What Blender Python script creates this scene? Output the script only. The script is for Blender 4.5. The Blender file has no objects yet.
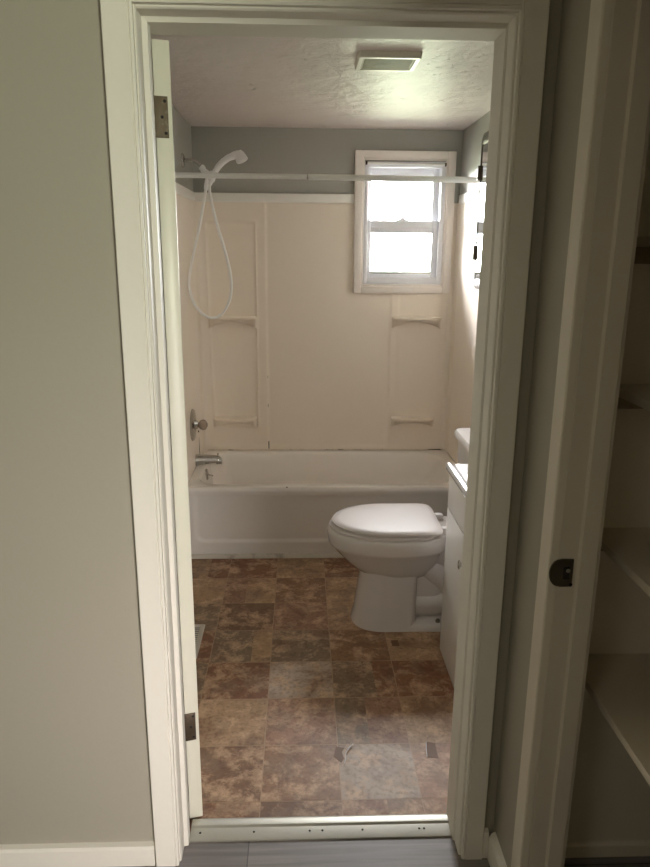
import bpy, bmesh, math, random
from mathutils import Vector, Matrix
random.seed(7)
SC = bpy.context.scene
COL = SC.collection
PI = math.pi

# ------------------------------------------------------------------ materials
def srgb(r, g, b):
    def f(c):
        c /= 255.0
        return c / 12.92 if c <= 0.04045 else ((c + 0.055) / 1.055) ** 2.4
    return (f(r), f(g), f(b), 1.0)

def new_mat(name):
    m = bpy.data.materials.new(name); m.use_nodes = True
    nt = m.node_tree
    return m, nt, nt.nodes['Principled BSDF']

def paint(name, col, rough=0.5, bump=0.0, scale=60.0, var=0.04, metallic=0.0, spec=0.5, coat=0.0, dirt=None, dirt_amt=0.0, dirt_scale=4.0):
    m, nt, b = new_mat(name)
    N, L = nt.nodes, nt.links
    tc = N.new('ShaderNodeTexCoord')
    nz = N.new('ShaderNodeTexNoise'); nz.inputs['Scale'].default_value = scale; nz.inputs['Detail'].default_value = 4
    L.new(tc.outputs['Object'], nz.inputs['Vector'])
    mix = N.new('ShaderNodeMix'); mix.data_type = 'RGBA'
    mix.inputs[6].default_value = tuple(c * (1 - var) for c in col[:3]) + (1,)
    mix.inputs[7].default_value = tuple(min(1, c * (1 + var)) for c in col[:3]) + (1,)
    L.new(nz.outputs['Fac'], mix.inputs[0])
    out = mix.outputs[2]
    if dirt:
        n2 = N.new('ShaderNodeTexNoise'); n2.inputs['Scale'].default_value = dirt_scale; n2.inputs['Detail'].default_value = 8
        n2.inputs['Roughness'].default_value = 0.65
        L.new(tc.outputs['Object'], n2.inputs['Vector'])
        rp = N.new('ShaderNodeValToRGB'); rp.color_ramp.elements[0].position = 0.52; rp.color_ramp.elements[1].position = 0.75
        rp.color_ramp.elements[1].color = (dirt_amt,) * 3 + (1,)
        L.new(n2.outputs['Fac'], rp.inputs['Fac'])
        m2 = N.new('ShaderNodeMix'); m2.data_type = 'RGBA'
        L.new(rp.outputs['Color'], m2.inputs[0]); L.new(out, m2.inputs[6]); m2.inputs[7].default_value = dirt
        out = m2.outputs[2]
    L.new(out, b.inputs['Base Color'])
    b.inputs['Roughness'].default_value = rough
    b.inputs['Metallic'].default_value = metallic
    b.inputs['Specular IOR Level'].default_value = spec
    b.inputs['Coat Weight'].default_value = coat
    if bump:
        bp = N.new('ShaderNodeBump'); bp.inputs['Strength'].default_value = bump; bp.inputs['Distance'].default_value = 0.002
        L.new(nz.outputs['Fac'], bp.inputs['Height']); L.new(bp.outputs['Normal'], b.inputs['Normal'])
    return m

M = {}
M['hall_wall'] = paint('taupe_wall_paint', srgb(162, 157, 143), 0.42, 0.12, 90, 0.02)
M['closet_wall'] = paint('closet_wall_paint', srgb(226, 218, 200), 0.6, 0.1, 90, 0.03)
M['trim'] = paint('white_trim_gloss_paint', srgb(226, 222, 212), 0.58, 0.10, 70, 0.02, spec=0.3)
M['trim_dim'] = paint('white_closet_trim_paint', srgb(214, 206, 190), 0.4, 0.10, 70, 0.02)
M['bath_wall'] = paint('grey_bathroom_wall_paint', srgb(166, 165, 158), 0.42, 0.08, 80, 0.02)
M['surround'] = paint('cream_surround_plastic', srgb(244, 233, 220), 0.30, 0.03, 30, 0.015)
M['surround_trim'] = paint('white_surround_strip_plastic', srgb(246, 243, 238), 0.3, 0.02, 30, 0.015)
M['tub'] = paint('white_tub_enamel', srgb(244, 238, 233), 0.18, 0.0, 30, 0.015, coat=0.3)
M['porcelain'] = paint('white_porcelain_glaze', srgb(212, 206, 202), 0.14, 0.0, 30, 0.01, coat=0.4)
M['seat'] = paint('white_seat_plastic', srgb(212, 204, 201), 0.55, 0.0, 30, 0.01)
M['vanity'] = paint('white_vanity_laminate', srgb(226, 222, 216), 0.35, 0.02, 30, 0.01)
M['marble'] = paint('white_cultured_marble', srgb(242, 240, 244), 0.12, 0.0, 12, 0.015, coat=0.4)
M['plastic'] = paint('white_shower_plastic', srgb(244, 243, 244), 0.28, 0.0, 30, 0.01)
M['hose'] = paint('white_vinyl_hose', srgb(246, 244, 242), 0.35, 0.0, 30, 0.01)
M['rod'] = paint('white_rod_enamel', srgb(236, 236, 232), 0.3, 0.0, 30, 0.01)
M['chrome'] = paint('chrome_plating', srgb(200, 198, 196), 0.14, 0.0, 40, 0.03, metallic=1.0)
M['dull_chrome'] = paint('dull_chrome_plating', srgb(190, 188, 184), 0.24, 0.0, 40, 0.05, metallic=1.0)
M['nickel'] = paint('worn_nickel', srgb(120, 114, 104), 0.35, 0.05, 120, 0.15, metallic=1.0)
M['brass'] = paint('paint_flecked_brass', srgb(98, 84, 64), 0.55, 0.3, 90, 0.15, metallic=0.2, dirt=srgb(138, 130, 112), dirt_amt=0.8, dirt_scale=45)
M['bronze'] = paint('dark_bronze', srgb(84, 72, 58), 0.45, 0.2, 90, 0.2, metallic=0.6)
M['hole'] = paint('dark_recess_shade', srgb(28, 22, 18), 0.7)  # near-black stands in for the shade in screw and latch recesses
M['alum'] = paint('satin_aluminium', srgb(186, 184, 174), 0.46, 0.08, 160, 0.05, metallic=0.75)
M['vinyl'] = paint('white_window_vinyl', srgb(240, 240, 246), 0.3, 0.0, 40, 0.01)
M['win_trim'] = paint('white_window_casing_paint', srgb(240, 232, 226), 0.35, 0.08, 70, 0.02)
M['fan'] = paint('yellowed_fan_plastic', srgb(222, 216, 200), 0.35, 0.0, 40, 0.02)
M['grille'] = paint('dusty_fan_grille', srgb(186, 182, 158), 0.5, 0.1, 60, 0.05, dirt=srgb(140, 126, 100), dirt_amt=0.7, dirt_scale=14)
M['register'] = paint('beige_register_enamel', srgb(206, 200, 188), 0.4, 0.0, 40, 0.02)
M['black'] = paint('black_shade_sheet', srgb(22, 20, 18), 0.8)
M['mildew'] = paint('mildewed_caulk', srgb(226, 214, 198), 0.7, 0.3, 80, 0.1, dirt=srgb(96, 72, 50), dirt_amt=0.8, dirt_scale=16)
M['stain'] = paint('dark_rust_stain', srgb(58, 42, 28), 0.7, 0.3, 80, 0.2)
M['caulk'] = paint('dirty_white_base_strip', srgb(214, 206, 194), 0.55, 0.2, 60, 0.04, dirt=srgb(96, 74, 52), dirt_amt=0.8, dirt_scale=9)
M['shelf'] = paint('painted_shelf_board', srgb(218, 208, 188), 0.5, 0.05, 60, 0.03)
M['shelf_edge'] = paint('painted_shelf_edge', srgb(226, 216, 198), 0.5, 0.05, 60, 0.03)
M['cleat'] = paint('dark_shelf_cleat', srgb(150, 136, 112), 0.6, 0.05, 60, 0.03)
M['slab_paint'] = paint('white_door_paint', srgb(226, 224, 208), 0.34, 0.08, 60, 0.02)

M['hall_far'] = paint('hallway_far_wall_paint', srgb(206, 198, 184), 0.6, 0.05, 60, 0.02)

def mirror_mat():
    m, nt, b = new_mat('silvered_mirror')
    b.inputs['Metallic'].default_value = 1.0; b.inputs['Roughness'].default_value = 0.03
    b.inputs['Base Color'].default_value = (0.82, 0.84, 0.85, 1)
    return m
M['mirror'] = mirror_mat()

def acrylic():
    m, nt, b = new_mat('aged_clear_acrylic')
    b.inputs['Base Color'].default_value = srgb(196, 176, 160)
    b.inputs['Roughness'].default_value = 0.15; b.inputs['Transmission Weight'].default_value = 0.45
    b.inputs['IOR'].default_value = 1.45
    return m
M['acrylic'] = acrylic()

def glass():
    m, nt, b = new_mat('window_glass')
    N, L = nt.nodes, nt.links
    tr = N.new('ShaderNodeBsdfTransparent'); gl = N.new('ShaderNodeBsdfGlossy'); gl.inputs['Roughness'].default_value = 0.02
    fr = N.new('ShaderNodeFresnel'); fr.inputs['IOR'].default_value = 1.45
    mx = N.new('ShaderNodeMixShader')
    L.new(fr.outputs[0], mx.inputs[0]); L.new(tr.outputs[0], mx.inputs[1]); L.new(gl.outputs[0], mx.inputs[2])
    L.new(mx.outputs[0], N['Material Output'].inputs['Surface'])
    return m
M['glass'] = glass()

def ceiling_mat():
    m, nt, b = new_mat('peeling_gloss_ceiling_paint')
    N, L = nt.nodes, nt.links
    tc = N.new('ShaderNodeTexCoord')
    n1 = N.new('ShaderNodeTexNoise'); n1.inputs['Scale'].default_value = 7; n1.inputs['Detail'].default_value = 4
    n2 = N.new('ShaderNodeTexNoise'); n2.inputs['Scale'].default_value = 24; n2.inputs['Detail'].default_value = 8; n2.inputs['Roughness'].default_value = 0.75
    n3 = N.new('ShaderNodeTexNoise'); n3.inputs['Scale'].default_value = 2.3; n3.inputs['Detail'].default_value = 3
    for n in (n1, n2, n3): L.new(tc.outputs['Object'], n.inputs['Vector'])
    def ramp(src, p0, p1):
        r = N.new('ShaderNodeValToRGB'); r.color_ramp.elements[0].position = p0; r.color_ramp.elements[1].position = p1
        L.new(src, r.inputs['Fac']); return r.outputs['Color']
    def op(o_, x, y):
        q = N.new('ShaderNodeMath'); q.operation = o_
        for i, v in enumerate((x, y)):
            if isinstance(v, (int, float)): q.inputs[i].default_value = v
            else: L.new(v, q.inputs[i])
        return q.outputs[0]
    flakes = op('MULTIPLY', ramp(n2.outputs['Fac'], 0.60, 0.63), ramp(n3.outputs['Fac'], 0.50, 0.60))
    h = op('ADD', op('MULTIPLY', n1.outputs['Fac'], 1.3), op('MULTIPLY', flakes, 2.2))
    h = op('ADD', h, op('MULTIPLY', n2.outputs['Fac'], 0.5))
    bp = N.new('ShaderNodeBump'); bp.inputs['Strength'].default_value = 0.9; bp.inputs['Distance'].default_value = 0.014
    L.new(h, bp.inputs['Height']); L.new(bp.outputs['Normal'], b.inputs['Normal'])
    mx = N.new('ShaderNodeMix'); mx.data_type = 'RGBA'
    L.new(flakes, mx.inputs[0]); mx.inputs[6].default_value = srgb(232, 221, 216); mx.inputs[7].default_value = srgb(240, 236, 228)
    L.new(mx.outputs[2], b.inputs['Base Color'])
    b.inputs['Roughness'].default_value = 0.30
    b.inputs['Specular IOR Level'].default_value = 0.5
    return m
M['ceiling'] = ceiling_mat()

def tile_mat():
    m, nt, b = new_mat('stone_print_vinyl_tiles')
    N, L = nt.nodes, nt.links
    tc = N.new('ShaderNodeTexCoord')
    ca = N.new('ShaderNodeAttribute'); ca.attribute_name = 'tile_colour'
    sa = N.new('ShaderNodeAttribute'); sa.attribute_name = 'tile_seed'
    sc = N.new('ShaderNodeVectorMath'); sc.operation = 'SCALE'; sc.inputs['Scale'].default_value = 30
    L.new(sa.outputs['Vector'], sc.inputs[0])
    ad = N.new('ShaderNodeVectorMath'); ad.operation = 'ADD'
    L.new(tc.outputs['Object'], ad.inputs[0]); L.new(sc.outputs[0], ad.inputs[1])
    n1 = N.new('ShaderNodeTexNoise'); n1.inputs['Scale'].default_value = 12; n1.inputs['Detail'].default_value = 9; n1.inputs['Roughness'].default_value = 0.70; n1.inputs['Distortion'].default_value = 0.25
    n2 = N.new('ShaderNodeTexNoise'); n2.inputs['Scale'].default_value = 7; n2.inputs['Detail'].default_value = 10; n2.inputs['Roughness'].default_value = 0.68; n2.inputs['Distortion'].default_value = 0.5
    n3 = N.new('ShaderNodeTexNoise'); n3.inputs['Scale'].default_value = 70; n3.inputs['Detail'].default_value = 6
    n4 = N.new('ShaderNodeTexNoise'); n4.inputs['Scale'].default_value = 10; n4.inputs['Detail'].default_value = 8; n4.inputs['Distortion'].default_value = 0.4
    off = N.new('ShaderNodeVectorMath'); off.operation = 'ADD'; off.inputs[1].default_value = (17, 5, 9)
    L.new(ad.outputs[0], off.inputs[0])
    for n in (n1, n3): L.new(ad.outputs[0], n.inputs['Vector'])
    for n in (n2, n4): L.new(off.outputs[0], n.inputs['Vector'])
    def ramp(src, p0, p1, v1):
        r = N.new('ShaderNodeValToRGB'); r.color_ramp.elements[0].position = p0; r.color_ramp.elements[1].position = p1
        r.color_ramp.elements[1].color = (v1, v1, v1, 1); L.new(src, r.inputs['Fac']); return r.outputs['Color']
    def mix(fac, a, bcol, mode='MIX'):
        x = N.new('ShaderNodeMix'); x.data_type = 'RGBA'; x.blend_type = mode
        L.new(fac, x.inputs[0]); L.new(a, x.inputs[6])
        if isinstance(bcol, tuple): x.inputs[7].default_value = bcol
        else: L.new(bcol, x.inputs[7])
        return x.outputs[2]
    c = ca.outputs['Color']
    c = mix(ramp(n1.outputs['Fac'], 0.47, 0.60, 0.8), c, srgb(206, 172, 140))
    c = mix(ramp(n2.outputs['Fac'], 0.50, 0.64, 0.62), c, srgb(110, 72, 52))
    c = mix(ramp(n4.outputs['Fac'], 0.52, 0.64, 0.5), c, srgb(138, 114, 94))
    c = mix(ramp(n3.outputs['Fac'], 0.48, 0.72, 0.5), c, srgb(92, 68, 52))
    L.new(c, b.inputs['Base Color'])
    b.inputs['Roughness'].default_value = 0.5
    b.inputs['Specular IOR Level'].default_value = 0.35
    bp = N.new('ShaderNodeBump'); bp.inputs['Strength'].default_value = 0.3; bp.inputs['Distance'].default_value = 0.001
    L.new(n1.outputs['Fac'], bp.inputs['Height']); L.new(bp.outputs['Normal'], b.inputs['Normal'])
    return m
M['tile'] = tile_mat()
M['grout'] = paint('tan_printed_joint', srgb(170, 140, 112), 0.5)

def plank_mat():
    m, nt, b = new_mat('grey_vinyl_planks')
    N, L = nt.nodes, nt.links
    tc = N.new('ShaderNodeTexCoord')
    br = N.new('ShaderNodeTexBrick'); br.inputs['Scale'].default_value = 1.0
    br.inputs['Brick Width'].default_value = 1.2; br.inputs['Row Height'].default_value = 0.15; br.inputs['Mortar Size'].default_value = 0.0015
    br.offset = 0.37
    br.inputs['Color1'].default_value = srgb(142, 136, 132); br.inputs['Color2'].default_value = srgb(120, 114, 112); br.inputs['Mortar'].default_value = srgb(78, 74, 72)
    mp = N.new('ShaderNodeMapping'); mp.inputs['Scale'].default_value = (3, 60, 1)
    nz = N.new('ShaderNodeTexNoise'); nz.inputs['Scale'].default_value = 1.0; nz.inputs['Detail'].default_value = 8; nz.inputs['Distortion'].default_value = 0.5
    L.new(tc.outputs['Object'], br.inputs['Vector']); L.new(tc.outputs['Object'], mp.inputs['Vector']); L.new(mp.outputs[0], nz.inputs['Vector'])
    rp = N.new('ShaderNodeValToRGB'); rp.color_ramp.elements[0].color = (0.62, 0.6, 0.6, 1); rp.color_ramp.elements[0].position = 0.3
    rp.color_ramp.elements[1].color = (1.1, 1.1, 1.1, 1); rp.color_ramp.elements[1].position = 0.7
    L.new(nz.outputs['Fac'], rp.inputs['Fac'])
    x = N.new('ShaderNodeMix'); x.data_type = 'RGBA'; x.blend_type = 'MULTIPLY'; x.inputs[0].default_value = 1.0
    L.new(br.outputs['Color'], x.inputs[6]); L.new(rp.outputs['Color'], x.inputs[7])
    L.new(x.outputs[2], b.inputs['Base Color']); b.inputs['Roughness'].default_value = 0.45
    return m
M['plank'] = plank_mat()

# ------------------------------------------------------------------ mesh helpers
class MB:
    def __init__(s): s.bm = bmesh.new()
    def box(s, x0, x1, y0, y1, z0, z1, bev=0.0, seg=2):
        t = bmesh.new()
        bmesh.ops.create_cube(t, size=1)
        for v in t.verts:
            v.co = Vector((x0 + (v.co.x + .5) * (x1 - x0), y0 + (v.co.y + .5) * (y1 - y0), z0 + (v.co.z + .5) * (z1 - z0)))
        if bev: bmesh.ops.bevel(t, geom=t.edges[:], offset=bev, segments=seg, profile=0.5, affect='EDGES')
        return s.add(t)
    def add(s, t, mat=None):
        me = bpy.data.meshes.new('tmp'); t.to_mesh(me); t.free()
        if mat is not None: me.transform(mat)
        s.bm.from_mesh(me); bpy.data.meshes.remove(me); return s
    def prism(s, pts, axis, a, b, bev=0.0):
        """pts: 2D outline; axis 'x','y','z' is the extrusion axis from a to b."""
        def P(u, v, w):
            return {'x': (w, u, v), 'y': (u, w, v), 'z': (u, v, w)}[axis]
        t = bmesh.new()
        A = [t.verts.new(P(u, v, a)) for u, v in pts]; B = [t.verts.new(P(u, v, b)) for u, v in pts]
        n = len(pts)
        t.faces.new(A); t.faces.new(B[::-1])
        for i in range(n): t.faces.new((A[i], B[i], B[(i + 1) % n], A[(i + 1) % n]))
        bmesh.ops.recalc_face_normals(t, faces=t.faces[:])
        if bev: bmesh.ops.bevel(t, geom=t.edges[:], offset=bev, segments=2, profile=0.5, affect='EDGES')
        return s.add(t)
    def loft(s, loops, cap0=True, cap1=True):
        t = bmesh.new(); R = [[t.verts.new(p) for p in lp] for lp in loops]; n = len(loops[0])
        for a, b in zip(R, R[1:]):
            for i in range(n): t.faces.new((a[i], a[(i + 1) % n], b[(i + 1) % n], b[i]))
        if cap0: t.faces.new(R[0][::-1])
        if cap1: t.faces.new(R[-1])
        bmesh.ops.recalc_face_normals(t, faces=t.faces[:])
        return s.add(t)
    def tube(s, path, rad, n=14, cap=True):
        path = [Vector(p) for p in path]; m = len(path)
        if not hasattr(rad, '__len__'): rad = [rad] * m
        loops = []; up = None
        for i, p in enumerate(path):
            d = (path[min(i + 1, m - 1)] - path[max(i - 1, 0)]).normalized()
            if up is None:
                up = Vector((0, 0, 1)) if abs(d.z) < .9 else Vector((0, 1, 0))
            u = (up - d * up.dot(d)).normalized(); w = d.cross(u); up = u
            loops.append([p + (u * math.cos(2 * PI * k / n) + w * math.sin(2 * PI * k / n)) * rad[i] for k in range(n)])
        return s.loft(loops, cap, cap)
    def lathe(s, prof, origin, axis, n=28):
        """prof: (distance along axis, radius) pairs."""
        o = Vector(origin); d = Vector(axis).normalized()
        u = d.orthogonal().normalized(); w = d.cross(u)
        loops = [[o + d * h + (u * math.cos(2 * PI * k / n) + w * math.sin(2 * PI * k / n)) * max(r, 1e-5) for k in range(n)] for h, r in prof]
        return s.loft(loops)
    def grid(s, fn, us, vs):
        t = bmesh.new(); R = [[t.verts.new(fn(u, v)) for u in us] for v in vs]
        for a, b in zip(R, R[1:]):
            for i in range(len(us) - 1): t.faces.new((a[i], a[i + 1], b[i + 1], b[i]))
        return s.add(t)
    def build(s, name, mat, parent=None, local=False, smooth=True, angle=35, origin=None):
        bmesh.ops.remove_doubles(s.bm, verts=s.bm.verts[:], dist=1e-6)
        me = bpy.data.meshes.new(name); s.bm.to_mesh(me); s.bm.free()
        ob = bpy.data.objects.new(name, me); COL.objects.link(ob)
        me.materials.append(mat)
        if smooth:
            for p in me.polygons: p.use_smooth = True
            try: me.set_sharp_from_angle(angle=math.radians(angle))
            except Exception: pass
        if parent is None:
            if origin is None:
                xs = [v.co for v in me.vertices]
                lo = [min(c[i] for c in xs) for i in range(3)]; hi = [max(c[i] for c in xs) for i in range(3)]
                origin = ((lo[0] + hi[0]) / 2, (lo[1] + hi[1]) / 2, lo[2])
            me.transform(Matrix.Translation(-Vector(origin))); ob.location = origin
        else:
            if not local:
                off = Vector((0, 0, 0)); q = parent
                while q is not None: off += q.location; q = q.parent
                me.transform(Matrix.Translation(-off))
            ob.parent = parent
        return ob

def tag(o, label, cat, group=None, kind=None):
    o['label'] = label; o['category'] = cat
    if group: o['group'] = group
    if kind: o['kind'] = kind
    return o
def thing(name, label, cat, loc=(0, 0, 0), rz=0.0, group=None, kind=None):
    o = bpy.data.objects.new(name, None); COL.objects.link(o); o.empty_display_size = 0.05
    o.location = loc; o.rotation_euler = (0, 0, rz)
    return tag(o, label, cat, group, kind)
def struct(o, label, cat): return tag(o, label, cat, kind='structure')
def lin(a, b, n): return [a + (b - a) * i / (n - 1) for i in range(n)]
def sstep(a, b, x):
    t = max(0, min(1, (x - a) / (b - a))); return t * t * (3 - 2 * t)

# ------------------------------------------------------------------ room shell
YF, YB = 1.555, 1.675            # hallway and bathroom faces of the doorway wall
XL, XR, YW, ZC = -0.604, 0.920, 4.213, 2.262
HX = 0.525                       # hallway right wall

# doorway wall with the door opening
a = MB().prism([(-2.6, 0), (-0.340, 0), (-0.340, 2.072), (0.444, 2.072), (0.444, 0), (1.30, 0), (1.30, 2.45), (-2.6, 2.45)], 'y', YF, YB)
struct(a.build('wall_front', M['hall_wall'], smooth=False), 'taupe hallway wall around the bathroom doorway', 'wall')
struct(MB().box(XL - .1, XL, YB, YW, 0, ZC).build('wall_left', M['bath_wall'], smooth=False), 'grey bathroom wall on the left behind the shower arm', 'wall')
struct(MB().box(XR, XR + .1, YB, YW, 0, ZC).build('wall_right', M['bath_wall'], smooth=False), 'pale grey bathroom wall on the right behind the toilet', 'wall')
WX0, WX1, WZ0, WZ1 = 0.369, 0.826, 1.415, 2.088
w = MB()
w.box(XL - .1, WX0, YW, YW + .13, 0, ZC).box(WX1, XR + .1, YW, YW + .13, 0, ZC).box(WX0, WX1, YW, YW + .13, 0, WZ0).box(WX0, WX1, YW, YW + .13, WZ1, ZC)
struct(w.build('wall_back', M['bath_wall'], smooth=False), 'grey far bathroom wall around the window', 'wall')
struct(MB().box(XL - .1, XR + .1, YB - .01, YW + .13, ZC, ZC + .06).build('ceiling', M['ceiling'], smooth=False), 'glossy off-white bathroom ceiling with peeling paint', 'ceiling')

# bathroom floor: printed stone tiles, one face per tile with its own colour
def tile_floor():
    RB, TN, GR, DB, PK, LG, BR = (136, 94, 68), (172, 140, 108), (134, 114, 92), (124, 92, 68), (158, 120, 96), (180, 160, 142), (146, 110, 82)
    xs = [-0.850, -0.608, -0.366, -0.120, 0.124, 0.366, 0.610, 0.855, 1.10]
    ys = [1.511, 1.757, 2.003, 2.256, 2.493, 2.737, 2.981, 3.240, 3.486, 3.60]
    pal = {  # row from the door: columns
        0: [BR, BR, RB, DB, RB, BR, RB, BR], 1: [RB, BR, DB, BR, LG, PK, BR, GR], 2: [TN, DB, TN, PK, GR, TN, BR, RB],
        3: [GR, GR, RB, LG, GR, RB, GR, BR], 4: [BR, RB, GR, GR, BR, TN, RB, GR], 5: [BR, GR, DB, PK, TN, BR, GR, BR],
        6: [TN, TN, PK, BR, TN, RB, BR, GR], 7: [DB, TN, RB, TN, RB, GR, BR, RB], 8: [RB] * 8}
    split = {(3, 4): (0.285, RB), (4, 2): (-0.20, TN), (0, 4): (0.26, BR), (7, 1): (-0.47, RB), (1, 5): (0.52, RB), (2, 4): (0.235, PK), (6, 2): (-0.26, TN)}
    bm = bmesh.new()
    cl = bm.faces.layers.float_color.new('tile_colour') if hasattr(bm.faces.layers, 'float_color') else None
    quads = []
    g = 0.0014
    for j in range(len(ys) - 1):
        for i in range(len(xs) - 1):
            x0, x1, y0, y1 = xs[i] + g, xs[i + 1] - g, ys[j] + g, ys[j + 1] - g
            x0 = max(x0, XL); x1 = min(x1, XR)
            y0 = max(y0, 1.62)
            if x1 <= x0 or y1 <= y0: continue
            if (j, i) in split:
                s, c2 = split[(j, i)]
                quads.append((x0, s, y0, y1, pal[j][i])); quads.append((s, x1, y0, y1, c2))
            else: quads.append((x0, x1, y0, y1, pal[j][i]))
    verts, faces = [], []
    for q in quads:
        k = len(verts)
        verts += [(q[0], q[2], 0), (q[1], q[2], 0), (q[1], q[3], 0), (q[0], q[3], 0)]; faces.append((k, k + 1, k + 2, k + 3))
    nt = len(faces); k = len(verts)
    verts += [(XL, 1.62, -0.0006), (XR, 1.62, -0.0006), (XR, YW, -0.0006), (XL, YW, -0.0006)]
    verts += [(XL, 1.62, -0.06), (XR, 1.62, -0.06), (XR, YW, -0.06), (XL, YW, -0.06)]
    faces += [(k, k + 1, k + 2, k + 3), (k + 7, k + 6, k + 5, k + 4), (k, k + 4, k + 5, k + 1), (k + 2, k + 6, k + 7, k + 3), (k + 1, k + 5, k + 6, k + 2), (k + 3, k + 7, k + 4, k)]
    bm.free()
    me = bpy.data.meshes.new('floor'); me.from_pydata(verts, [], faces)
    me.materials.append(M['tile']); me.materials.append(M['grout'])
    c = me.attributes.new('tile_colour', 'FLOAT_COLOR', 'FACE'); sd = me.attributes.new('tile_seed', 'FLOAT_VECTOR', 'FACE')
    for i in range(len(faces)):
        if i < nt:
            col = srgb(*quads[i][4]); v = random.uniform(0.92, 1.08)
            c.data[i].color = (col[0] * v, col[1] * v, col[2] * v, 1)
            sd.data[i].vector = (random.random(), random.random(), random.random())
        else: me.polygons[i].material_index = 1
    ob = bpy.data.objects.new('floor', me); COL.objects.link(ob)
    return struct(ob, 'brown and tan stone-look vinyl tile bathroom floor', 'floor')
tile_floor()

# hallway shell
struct(MB().box(-2.6, 3.2, -2.8, 1.62, -0.06, 0).build('floor_hallway', M['plank'], smooth=False), 'grey wood-look plank floor in the hallway', 'floor')
struct(MB().box(-2.6, 3.2, -2.8, YF, 2.42, 2.5).build('ceiling_hallway', M['hall_far'], smooth=False), 'hallway ceiling above the doorway', 'ceiling')
# right hallway wall with the closet opening: far jamb at y = 1.30, near jamb at 0.58
r = MB().prism([(1.318, 0), (YF, 0), (YF, 2.42), (0.02, 2.42), (0.02, 0), (0.562, 0), (0.562, 2.055), (1.318, 2.055)], 'x', HX, HX + .088)
struct(r.build('wall_hallway_right', M['hall_wall'], smooth=False), 'narrow taupe hallway wall between bathroom doorway and closet', 'wall')
struct(MB().box(1.25, 1.30, 0.02, YF, 0, 2.42).build('wall_closet_back', M['closet_wall'], smooth=False), 'shaded closet wall behind the shelves', 'wall')
struct(MB().box(HX + .088, 1.25, 1.543, YF, 0, 2.42).build('wall_closet_side', M['closet_wall'], smooth=False), 'shaded closet end wall where the shelves meet it', 'wall')
struct(MB().box(HX + .088, 1.25, 0.02, 0.06, 0, 2.42).build('wall_closet_near', M['closet_wall'], smooth=False), 'near end wall of the closet', 'wall')
struct(MB().box(-2.7, -2.6, -2.8, YF, 0, 2.42).build('wall_hallway_left', M['hall_far'], smooth=False), 'far left hallway wall', 'wall')
struct(MB().box(-2.6, 3.2, -2.9, -2.8, 0, 2.42).build('wall_hallway_back', M['hall_far'], smooth=False), 'hallway wall opposite the bathroom doorway', 'wall')
struct(MB().box(3.2, 3.3, -2.8, 0.02, 0, 2.42).build('wall_room_right', M['hall_far'], smooth=False), 'wall of the room to the right of the hallway', 'wall')
struct(MB().box(HX + .775, 3.2, 0.02, 0.1, 0, 2.42).build('wall_room_front', M['hall_far'], smooth=False), 'wall of the room beside the closet', 'wall')

# ------------------------------------------------------------------ bathroom door frame
def casing_v(x_out, x_in, z1, name, label):
    s = 1 if x_in > x_out else -1
    # cross-section in (x, y), front face towards -y
    p = [(x_out, YF), (x_out, 1.537), (x_out + s * .002, 1.535), (x_in - s * .009, 1.535), (x_in - s * .0075, 1.5375), (x_in - s * .005, 1.5355), (x_in, 1.538), (x_in, YF)]
    m = MB().prism(p, 'z', 0, z1)
    return m.build(name, M['trim'], smooth=True, angle=25)
struct(casing_v(-0.387, -0.3265, 2.128, 'trim_1', ''), 'white painted casing board left of the bathroom doorway', 'trim')
struct(casing_v(0.494, 0.438, 2.128, 'trim_2', ''), 'white painted casing board right of the bathroom doorway', 'trim')
p = [(YF, 2.128), (1.535, 2.128), (1.535, 2.0735), (1.5375, 2.072), (1.5355, 2.0695), (1.538, 2.0645), (YF, 2.0645)]
struct(MB().prism(p, 'x', -0.3265, 0.438).build('trim_3', M['trim'], angle=25), 'white painted casing board above the bathroom doorway', 'trim')

jb = MB()   # jamb boards with stops, left, right and head
jb.prism([(-0.340, YF), (-0.328, YF - .004), (-0.324, YF - .004), (-0.322, YF), (-0.322, 1.600), (-0.311, 1.603), (-0.311, 1.634), (-0.320, 1.637), (-0.320, YB), (-0.340, YB)], 'z', 0, 2.070)
jb.prism([(0.444, YF), (0.437, YF - .004), (0.434, YF - .004), (0.432, YF), (0.432, 1.600), (0.427, 1.603), (0.427, 1.690), (0.444, 1.690)], 'z', 0, 2.070)
jb.prism([(YF, 2.072), (YF - .004, 2.064), (YF - .004, 2.061), (YF, 2.058), (1.600, 2.058), (1.603, 2.048), (1.690, 2.048), (1.690, 2.072)], 'x', -0.322, 0.434)
struct(jb.build('trim_4', M['trim'], angle=25), 'white painted jambs and stops lining the bathroom doorway', 'trim')
bc = MB().box(-0.396, -0.330, YB, YB + .014, 0, 2.12, .002).box(0.4445, 0.498, YB, YB + .014, 0, 2.12, .002).box(-0.330, 0.4445, YB, YB + .014, 2.0725, 2.12, .002)
struct(bc.build('trim_5', M['trim']), 'white casing on the bathroom side of the doorway', 'trim')

# ------------------------------------------------------------------ bathroom door, standing open
ANG = math.radians(105.2)
door = thing('door_1', 'white bathroom door standing open, seen along its hinge edge', 'door', (-0.327, 1.684, 0), ANG, kind='structure')
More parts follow.
